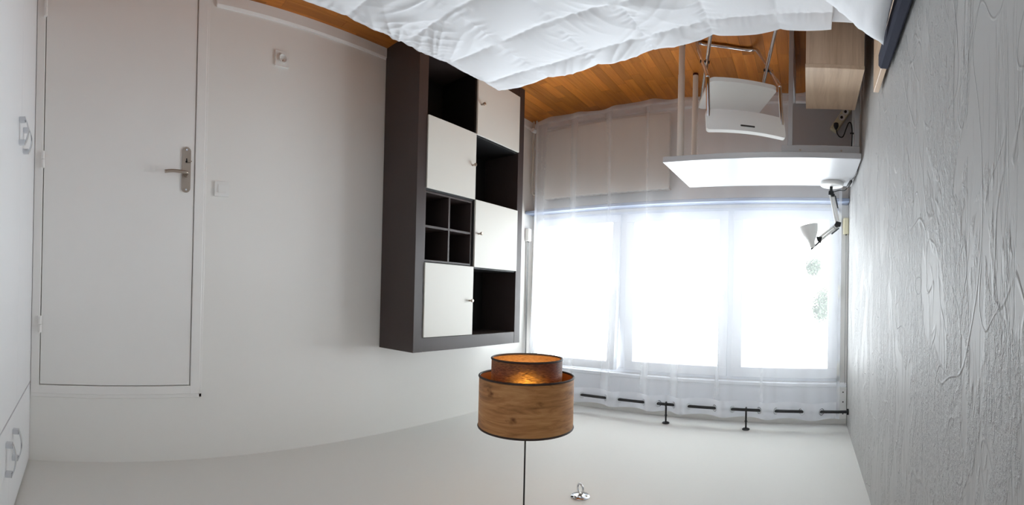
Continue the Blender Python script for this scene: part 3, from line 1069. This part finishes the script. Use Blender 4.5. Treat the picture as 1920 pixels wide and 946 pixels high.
# short frame: back feet -> front of the seat
HB = HW - 0.023
def xB(z): return 0.30 - (0.30 + 0.185) * z / 0.435
pb = [(xB(0.425), -HB, 0.425), (xB(0.25), -HB, 0.25), (xB(0.08), -HB, 0.08), (xB(0.03), -HB + 0.008, 0.026), (0.300, -HB + 0.045, 0.0115),
      (0.302, 0, 0.0115), (0.300, HB - 0.045, 0.0115), (xB(0.03), HB - 0.008, 0.026), (xB(0.08), HB, 0.08), (xB(0.25), HB, 0.25), (xB(0.425), HB, 0.425)]
tube('short_leg_frame', ubend(pb), 0.0100, 'chrome', ch, 12)
for s in (-1, 1):
    # pivot where the two frames cross
    zx = (0.30 - FX) / ((0.150 - FX) / 0.44 + 0.485 / 0.435)
    bm = bmesh.new()
    add_tube(bm, [(xA(zx), s * (HB - 0.014), zx), (xA(zx), s * (HW + 0.013), zx)], 0.0075, 10)
    obj('pivot', bm, 'black_plastic', ch, 40)
    bm = bmesh.new()
    add_tube(bm, [(xB(0.425), s * 0.14, 0.428), (xB(0.425), s * (HB + 0.008), 0.428)], 0.006, 8)
    obj('seat_pin', bm, 'steel', ch, 40)
bm = bmesh.new()
tl = math.atan2(0.037, 0.112)
mb = Matrix.Translation((0.196, 0, 0.679)) @ Matrix.Rotation(-(math.pi / 2 - tl), 4, 'Y')
rsheet(bm, 0.398, 0.118, 0.016, 0.022, mb, -0.016)
bk = obj('backrest', bm, 'white_plastic', ch, 45)
bm = bmesh.new()
mg = mb @ Matrix.Translation((0.030, 0, 0.0))
add_box(bm, (-0.004, -0.036, -0.031), (0.004, 0.036, -0.0055), 0.003, mg)
obj('grip_slot', bm, 'gap', bk)

# ------------------------------------------------------------------ desk lamp
dl = thing('desk_lamp', (-2.985, -0.140, DZT), 'white jointed desk lamp with a bell shade on the desk corner', 'lamp')
def lp(x, y, z): return Vector((x + 2.985, y + 0.140, z - DZT))
bm = bmesh.new()
add_lathe(bm, [(0, 0), (0.073, 0), (0.075, 0.004), (0.075, 0.020), (0.070, 0.025), (0.0, 0.027)], seg=40)
obj('base', bm, 'white_plastic', dl, 35)
bm = bmesh.new()
add_tube(bm, [(0, 0.005, 0.026), (0, 0.005, 0.066)], 0.010, 12)
add_box(bm, (-0.014, -0.012, 0.056), (0.014, 0.022, 0.084), 0.004)
add_box(bm, (-0.016, -0.018, 0.074), (0.016, 0.006, 0.094), 0.004)
obj('base_joint', bm, 'black_plastic', dl, 40)
E0 = Vector((0.0, 0.000, 0.085)); E1 = lp(-2.985, -0.181, 1.040); E2 = lp(-2.985, -0.062, 1.138)
def bars(a, b, half, mat, name, r=0.0055, off=0.0):
    d = (b - a).normalized()
    n = Vector((1, 0, 0)).cross(d).normalized()
    for k in (-1, 1):
        bm = bmesh.new()
        add_tube(bm, [a + n * half * k, b + n * half * k], r, 8)
        obj(name, bm, mat, dl, 40)
    return d, n
d1, n1 = bars(E0, E1, 0.0085, 'white_plastic', 'lower_arm', 0.0078)
d2, n2 = bars(E1, E2, 0.0085, 'white_plastic', 'upper_arm', 0.0078)
def spring(a, b, name):
    bm = bmesh.new()
    L_ = (b - a)
    d = L_.normalized(); u = Vector((1, 0, 0)); v = d.cross(u)
    pts = []
    for i in range(97):
        t = i / 96
        an = 2 * math.pi * 12 * t
        pts.append(a + L_ * t + (u * math.cos(an) + v * math.sin(an)) * 0.0048)
    add_tube(bm, pts, 0.0013, 5)
    add_tube(bm, [a, b], 0.0030, 6)
    obj(name, bm, 'black_plastic', dl, 60)
for s in (1,):
    spring(E0 + n1 * 0.022 * s + d1 * 0.005, E0 + n1 * 0.022 * s + d1 * 0.088, 'spring')
    spring(E1 + n2 * 0.022 * s + d2 * 0.008, E1 + n2 * 0.022 * s + d2 * 0.070, 'spring')
bm = bmesh.new()
add_prism(bm, [(E1.y - 0.022, E1.z - 0.014), (E1.y + 0.010, E1.z - 0.022), (E1.y + 0.024, E1.z + 0.004), (E1.y + 0.012, E1.z + 0.018), (E1.y - 0.016, E1.z + 0.012)], 'x', -0.009, 0.009)
add_tube(bm, [(0, E1.y, E1.z), (0.022, E1.y, E1.z)], 0.007, 10)
obj('elbow_joint', bm, 'black_plastic', dl)
tube('elbow_wire', [E1 + Vector((0.01, 0.0, 0.012)), E1 + Vector((0.01, 0.012, 0.036)), E1 + Vector((0.01, 0.030, 0.012))], 0.0016, 'black_plastic', dl, 6)
bm = bmesh.new()
add_prism(bm, [(E2.y - 0.018, E2.z - 0.016), (E2.y + 0.020, E2.z - 0.018), (E2.y + 0.012, E2.z + 0.010), (E2.y - 0.010, E2.z + 0.024)], 'x', -0.008, 0.008)
obj('head_joint', bm, 'black_plastic', dl)
tip = lp(-2.985, -0.020, 1.186)
tube('head_rod', [E2 + Vector((0, 0.0, 0.016)), tip + Vector((0, -0.004, 0.004)), tip + Vector((0, 0.012, 0.018))], 0.0055, 'black_plastic', dl, 8)
mouth = lp(-2.985, 0.014, 1.050)
axis = (mouth - tip).normalized()
q = axis.to_track_quat('Z', 'Y').to_matrix().to_4x4()
Ls = (mouth - tip).length
prof = [(0.0, -0.006), (0.013, -0.006), (0.0185, 0.002), (0.0205, 0.030), (0.028, 0.046), (0.043, 0.068), (0.055, 0.092), (0.0625, 0.118), (0.067, Ls),
        (0.0655, Ls), (0.061, 0.118), (0.0535, 0.093), (0.0415, 0.070), (0.026, 0.048), (0.015, 0.032), (0.0, 0.030)]
bm = bmesh.new()
add_lathe(bm, prof, seg=36, mat=Matrix.Translation(tip) @ q)
sh = obj('shade', bm, 'white_plastic', dl, 40)
bm = bmesh.new()
add_lathe(bm, [(0, 0.031), (0.012, 0.031), (0.013, 0.055), (0.022, 0.08), (0.018, 0.102), (0, 0.11)], seg=18, mat=Matrix.Translation(tip) @ q)
obj('bulb', bm, 'white_plastic', sh, 50)
# lamp cable with its inline switch
cable = smooth_path([(-2.985, -0.150, DZT + 0.062), (-2.985, -0.185, DZT + 0.050), (-2.97, -0.222, DZT + 0.052), (-2.93, -0.245, DZT + 0.030), (-2.86, -0.258, DZT + 0.012), (-2.74, -0.2755, DZT + 0.004), (-2.66, -0.279, DZT - 0.04)], 6)
tube('cable', [Vector(p) - Vector((-2.985, -0.140, DZT)) for p in cable], 0.0027, 'black_plastic', dl, 8)
a, b = Vector((-2.945, -0.237, DZT + 0.038)), Vector((-2.865, -0.2575, DZT + 0.013))
tube('cable_switch', [p - Vector((-2.985, -0.140, DZT)) for p in (a, a.lerp(b, 0.15), a.lerp(b, 0.85), b)], 0.009, 'black_plastic', dl, 10, [0.004, 0.010, 0.010, 0.004])

# ------------------------------------------------------------------ power strip behind the desk frame
ps = thing('power_strip', (-3.0172, -0.206, 0.318), 'cream power strip fixed slanting to the panel under the desk', 'power strip')
mps = Matrix.Rotation(math.radians(-33), 4, 'X')
bm = bmesh.new()
add_box(bm, (-0.028, -0.025, -0.115), (0.012, 0.025, 0.115), 0.006, mps)
obj('strip_body', bm, 'cream_plastic', ps)
for k in (-0.078, -0.032, 0.014):
    bm = bmesh.new()
    add_lathe(bm, [(0, 0.0), (0.016, 0.0), (0.019, 0.004), (0.021, 0.004), (0.021, -0.002), (0, -0.002)], seg=20,
              mat=mps @ Matrix.Translation((0.0125, 0, k)) @ Matrix.Rotation(math.radians(90), 4, 'Y'))
    s_ = obj('socket_well', bm, 'white_plastic', ps, 40)
    bm = bmesh.new()
    add_lathe(bm, [(0, 0.0055), (0.009, 0.0055), (0.009, 0.001), (0, 0.001)], seg=14,
              mat=mps @ Matrix.Translation((0.0125, 0, k)) @ Matrix.Rotation(math.radians(90), 4, 'Y'))
    obj('socket_hole', bm, 'gap', s_)
pc = thing('plug_cable', (-2.992, -0.162, 0.385), 'black plug with a looping black cable in the cream power strip', 'cable')
bm = bmesh.new()
add_lathe(bm, [(0, -0.010), (0.020, -0.010), (0.021, 0.012), (0.013, 0.030), (0.007, 0.042), (0, 0.042)], seg=18, mat=Matrix.Rotation(math.radians(10), 4, 'Y') @ Matrix.Scale(0.8, 4))
obj('plug', bm, 'black_plastic', pc, 45)
base = Vector((-2.992, -0.162, 0.385))
cp = smooth_path([(-2.985, -0.163, 0.415), (-2.985, -0.170, 0.445), (-2.985, -0.188, 0.466), (-2.985, -0.208, 0.462), (-2.985, -0.228, 0.41), (-2.985, -0.244, 0.372), (-2.985, -0.258, 0.372), (-2.985, -0.266, 0.405), (-2.985, -0.267, 0.48), (-3.0, -0.262, 0.60), (-3.03, -0.262, 0.725)], 8)
tube('cable', [p - base for p in cp], 0.0038, 'black_plastic', pc, 8)
bm = bmesh.new()
add_box(bm, (-0.006, -0.012, -0.004), (0.006, 0.012, 0.004), 0.001, Matrix.Translation(Vector((-2.985, -0.266, 0.44)) - base))
obj('cable_tie', bm, 'black_plastic', pc)

# ------------------------------------------------------------------ bedside table
nx0, nx1, ny0, ny1, nzt = -2.480, -2.040, -0.236, 0.030, 0.500
ns = thing('bedside_table', ((nx0 + nx1) / 2, (ny0 + ny1) / 2, 0), 'light oak box bedside table between the bed and the desk', 'table')
def nbox(name, lo, hi, mat, bev=0.0015):
    cx, cy = (nx0 + nx1) / 2, (ny0 + ny1) / 2
    return box(name, (lo[0] - cx, lo[1] - cy, lo[2]), (hi[0] - cx, hi[1] - cy, hi[2]), mat, ns, bev)
nbox('table_top', (nx0, ny0, nzt - 0.018), (nx1, ny1, nzt), 'light_oak_top')
nbox('front_panel', (nx1 - 0.017, ny0 + 0.002, 0.03), (nx1 - 0.001, ny1 - 0.002, nzt - 0.0185), 'light_oak')
nbox('back_panel', (nx0 + 0.001, ny0 + 0.002, 0.0), (nx0 + 0.017, ny1 - 0.002, nzt - 0.0185), 'light_oak')
nbox('side_panel', (nx0 + 0.0175, ny0 + 0.002, 0.0), (nx1 - 0.0175, ny0 + 0.018, nzt - 0.0185), 'light_oak')
nbox('side_panel', (nx0 + 0.0175, ny1 - 0.018, 0.0), (nx1 - 0.0175, ny1 - 0.002, nzt - 0.0185), 'light_oak')
nbox('plinth', (nx1 - 0.05, ny0 + 0.02, 0.0), (nx1 - 0.03, ny1 - 0.02, 0.0295), 'darkwood')

# ------------------------------------------------------------------ bed
BX0, BX1, BY0, BY1 = -1.855, -0.30, -0.230, 1.535
bed = thing('bed', ((BX0 + BX1) / 2, 0.6, 0), 'double bed with an oak and charcoal padded headboard against the plaster wall', 'bed')
bcx, bcy = (BX0 + BX1) / 2, 0.6
def bbox(name, lo, hi, mat, bev=0.004, parent=None):
    return box(name, (lo[0] - bcx, lo[1] - bcy, lo[2]), (hi[0] - bcx, hi[1] - bcy, hi[2]), mat, parent or bed, bev)
bbox('bed_base', (BX0 + 0.02, BY0 + 0.003, 0.10), (BX1 - 0.02, BY1 - 0.02, 0.24), 'darkwood')
bbox('mattress', (BX0 + 0.01, BY0 + 0.003, 0.2405), (BX1 - 0.01, BY1 - 0.01, 0.425), 'duvet', 0.03)
for x in (BX0 + 0.06, BX1 - 0.12):
    for y_ in (BY0 + 0.05, BY1 - 0.12):
        bbox('leg', (x, y_, 0), (x + 0.06, y_ + 0.06, 0.0995), 'darkwood')
hb = bbox('headboard', (-1.845, -0.272, 0.10), (-0.28, -0.250, 0.690), 'light_oak_top', 0.002)
bm = bmesh.new()                        # padded roll over the top of the oak board
pf = [(-0.2755, 0.640), (-0.2755, 0.700), (-0.268, 0.708), (-0.244, 0.708), (-0.236, 0.698), (-0.236, 0.660), (-0.242, 0.652), (-0.2495, 0.652), (-0.2495, 0.6905), (-0.2725, 0.6905), (-0.2725, 0.640)]
add_prism(bm, [(p[0] - bcy, p[1]) for p in pf], 'x', -1.615 - bcx, -0.40 - bcx)
hc_ = obj('headboard_cushion', bm, 'charcoal', hb)
hc_['label'] = 'charcoal padded cushion'

# duvet: quilted sheet hanging over three sides
DT = 0.452
dv = bmesh.new()
nu, nv = 380, 380
ax0, ax1 = BX0 - 0.095, BX1 + 0.03     # outer extents of the bulging edge
ay0, ay1 = -0.075, BY1 + 0.042
RAD = 0.05
OVER = 0.20
def drape(s, lo, hi, lo_hang=True):
    """arc-length coordinate -> (position, drop)"""
    a, b = lo + RAD, hi - RAD
    q = RAD * math.pi / 2
    if s < a:
        if not lo_hang:
            return s, 0.0
        e = a - s
        if e < q:
            t = e / RAD
            return a - RAD * math.sin(t), RAD * (1 - math.cos(t))
        return a - RAD, RAD + (e - q)
    if s > b:
        e = s - b
        if e < q:
            t = e / RAD
            return b + RAD * math.sin(t), RAD * (1 - math.cos(t))
        return b + RAD, RAD + (e - q)
    return s, 0.0
s0x, s1x = ax0 + RAD - RAD * math.pi / 2 - OVER, ax1 - RAD + RAD * math.pi / 2 + OVER
s0y, s1y = ay0, ay1 - RAD + RAD * math.pi / 2 + OVER
QS = 0.280                              # quilting square
qx0, qy0 = -1.525, 1.250
def duvet_h(sx, sy):
    jx = 0.02 * noise.noise(Vector((sx * 2.5, sy * 2.5, 3.3)))
    jy = 0.02 * noise.noise(Vector((sx * 2.5, sy * 2.5, 8.1)))
    fx = ((sx + jx - qx0) / QS) % 1.0
    fy = ((sy + jy - qy0) / QS) % 1.0
    dx_, dy_ = min(fx, 1 - fx) * QS, min(fy, 1 - fy) * QS
    ex_, ey_ = math.exp(-dx_ / 0.020), math.exp(-dy_ / 0.020)
    puff = 0.007 * (1 - ex_) * (1 - ey_) + 0.012 * math.sin(math.pi * min(1, dx_ / 0.14) / 2) * math.sin(math.pi * min(1, dy_ / 0.14) / 2)
    # puckers running across the seams
    pk = 0.0
    if dx_ < 0.08:
        pk += 0.0035 * (1 - dx_ / 0.08) ** 1.5 * (0.6 - abs(noise.noise(Vector((sx * 5, sy * 30, 0.3)))) * 2)
    if dy_ < 0.08:
        pk += 0.0035 * (1 - dy_ / 0.08) ** 1.5 * (0.6 - abs(noise.noise(Vector((sx * 30, sy * 5, 5.3)))) * 2)
    # bundles of fine sharp creases, each bundle with its own direction
    cr = 0.0
    for kk in range(3):
        an = (0.55, 1.15, 2.3)[kk]
        ca_, sa_ = math.cos(an), math.sin(an)
        a = 0.05 * noise.noise(Vector((sx * 3, sy * 3, 11.0 + kk)))
        u_, v_ = sx * ca_ + sy * sa_ + a, -sx * sa_ + sy * ca_ + a
        mk = noise.noise(Vector((sx * 2.3 + 5 * kk, sy * 2.3, 20.0 + kk))) - 0.08
        # the foot end is the most crumpled
        mk += 0.25 * max(0.0, min(1.0, (sy - 0.75) / 0.6)) * max(0.0, min(1.0, (sx + 1.75) / 0.5)) - 0.05
        if mk > 0:
            rg = 1 - min(1.0, abs(noise.noise(Vector((u_ * 2.2, v_ * 17, kk * 3.0)))) * 2.0)
            cr += min(1.0, mk * 3) * 0.0062 * rg ** 2
    c2 = 0.0
    big = 0.010 * noise.noise(Vector((sx * 1.7, sy * 1.7, 6.0)))
    return puff + pk + cr + c2 + big
V = []
for j in range(nv + 1):
    sy = s0y + (s1y - s0y) * j / nv
    r_ = []
    for i in range(nu + 1):
        sx = s0x + (s1x - s0x) * i / nu
        X, dx_ = drape(sx, ax0, ax1)
        Y, dy_ = drape(sy, ay0, ay1, False)
        drop = max(dx_, dy_) if not (dx_ > 0 and dy_ > 0) else min(math.hypot(dx_, dy_), RAD + OVER)
        h = duvet_h(sx, sy)
        flat = max(0.0, 1 - drop / RAD)
        Z = DT - drop + h * (0.25 + 0.75 * flat)
        # edge waviness pushes the cloth outwards where it hangs
        ex = min(1.0, dx_ / RAD); ey = min(1.0, dy_ / RAD)
        wv = 0.016 * noise.noise(Vector((sx * 3.3, sy * 6.5, 2.0))) + 0.006 * noise.noise(Vector((sx * 14, sy * 14, 7.0)))
        if sx < (ax0 + ax1) / 2:
            X -= ex * (wv + h * 0.3)
        else:
            X += ex * (wv + h * 0.3)
        Y += ey * (wv + h * 0.3)
        # round the hanging corners
        if dx_ > 0 and dy_ > 0:
            k_ = min(ex, ey) * 0.035
            X += k_ if sx < (ax0 + ax1) / 2 else -k_
            Y -= k_
        # turned-down corner by the pillows is pulled in
        pull = max(0.0, 0.30 - (sy - ay0)) / 0.30
        if sx < ax0 + 0.5:
            X += 0.03 * pull
            # towards the head the cloth hangs closer to the mattress
            X += 0.075 * max(0.0, min(1.0, (0.95 - sy) / 0.55)) * max(0.0, min(1.0, (ax0 + 0.5 - X) / 0.45))
        r_.append(dv.verts.new((X, Y, Z)))
    V.append(r_)
for j in range(nv):
    for i in range(nu):
        dv.faces.new((V[j][i], V[j][i + 1], V[j + 1][i + 1], V[j + 1][i]))
du = obj('duvet', dv, 'duvet', None, 180)
so_ = du.modifiers.new('thickness', 'SOLIDIFY')
so_.thickness = 0.012
so_.offset = -1
tag(du, 'white quilted duvet with puckered seams spread over the bed', 'duvet')

def pillow(x0, x1, yc, depth, zc_, tilt_, label):
    bm = bmesh.new()
    n = 26
    w_ = x1 - x0
    g = {}
    m = Matrix.Translation(((x0 + x1) / 2, yc, zc_)) @ Matrix.Rotation(tilt_, 4, 'X')
    for s in (1, -1):
        for j in range(n + 1):
            for i in range(n + 1):
                if s == -1 and (i in (0, n) or j in (0, n)):
                    g[s, i, j] = g[1, i, j]
                    continue
                u, v = 2 * i / n - 1, 2 * j / n - 1
                pinch = 1 - 0.10 * (1 - abs(u) ** 2) * abs(v) ** 3
                pinch2 = 1 - 0.10 * (1 - abs(v) ** 2) * abs(u) ** 3
                th = 0.060 * ((1 - u ** 4) * (1 - v ** 4)) ** 0.55
                cr = 0.005 * noise.noise(Vector((u * 3 + x0, v * 7, s))) + 0.004 * noise.noise(Vector((u * 9, v * 4 + x0, s * 2.0)))
                p = Vector((u * w_ / 2 * pinch2, v * depth / 2 * pinch, s * th + cr * (1 if abs(u) < 1 and abs(v) < 1 else 0)))
                g[s, i, j] = bm.verts.new(m @ p)
    for s in (1, -1):
        for j in range(n):
            for i in range(n):
                f = (g[s, i, j], g[s, i + 1, j], g[s, i + 1, j + 1], g[s, i, j + 1])
                bm.faces.new(f if s == 1 else f[::-1])
    p = obj('pillow', bm, 'duvet', None, 180)
    tag(p, label, 'pillow')
pillow(-1.470, -0.915, -0.098, 0.335, 0.603, math.radians(-38), 'white pillow with a pointed corner leaning on the charcoal headboard')

# ------------------------------------------------------------------ outside: paving and a pale tree
tag(box('ground', (-60, -40, -6.4), (-4.5, 40, -6.2), 'ground', bev=0), 'pale paving far below outside the window', 'ground', kind='structure')
tree = thing('garden_tree', (-13.0, -0.32, -6.2), 'faint pale tree crown outside the window sash by the plaster wall', 'tree')
bm = bmesh.new()
add_tube(bm, smooth_path([(0, 0, 0), (0.05, 0.03, 2.5), (-0.04, -0.02, 5.0), (0.0, 0.0, 7.0)], 6), 0.06, 8, True, None)
obj('trunk', bm, 'bark', tree, 60)
bm = bmesh.new()
for k in range(3200):
    blob = rnd.choice(((0.0, 0.18, 6.75, 0.15), (0.1, -0.12, 7.70, 0.20), (0.1, -0.05, 8.0, 0.14)))
    p = Vector((rnd.gauss(0, blob[3]), rnd.gauss(0, blob[3] * 0.7), rnd.gauss(0, blob[3] * 0.8))) + Vector(blob[:3])
    a = Vector((rnd.gauss(0, 1), rnd.gauss(0, 1), rnd.gauss(0, 1))).normalized()
    b = a.orthogonal().normalized()
    L_ = rnd.uniform(0.03, 0.06)
    q = [p - a * L_, p + b * L_ * 0.45, p + a * L_, p - b * L_ * 0.45]
    bm.faces.new([bm.verts.new(c) for c in q])
lf = obj('foliage', bm, 'leaf', tree)
lf['kind'] = 'stuff'
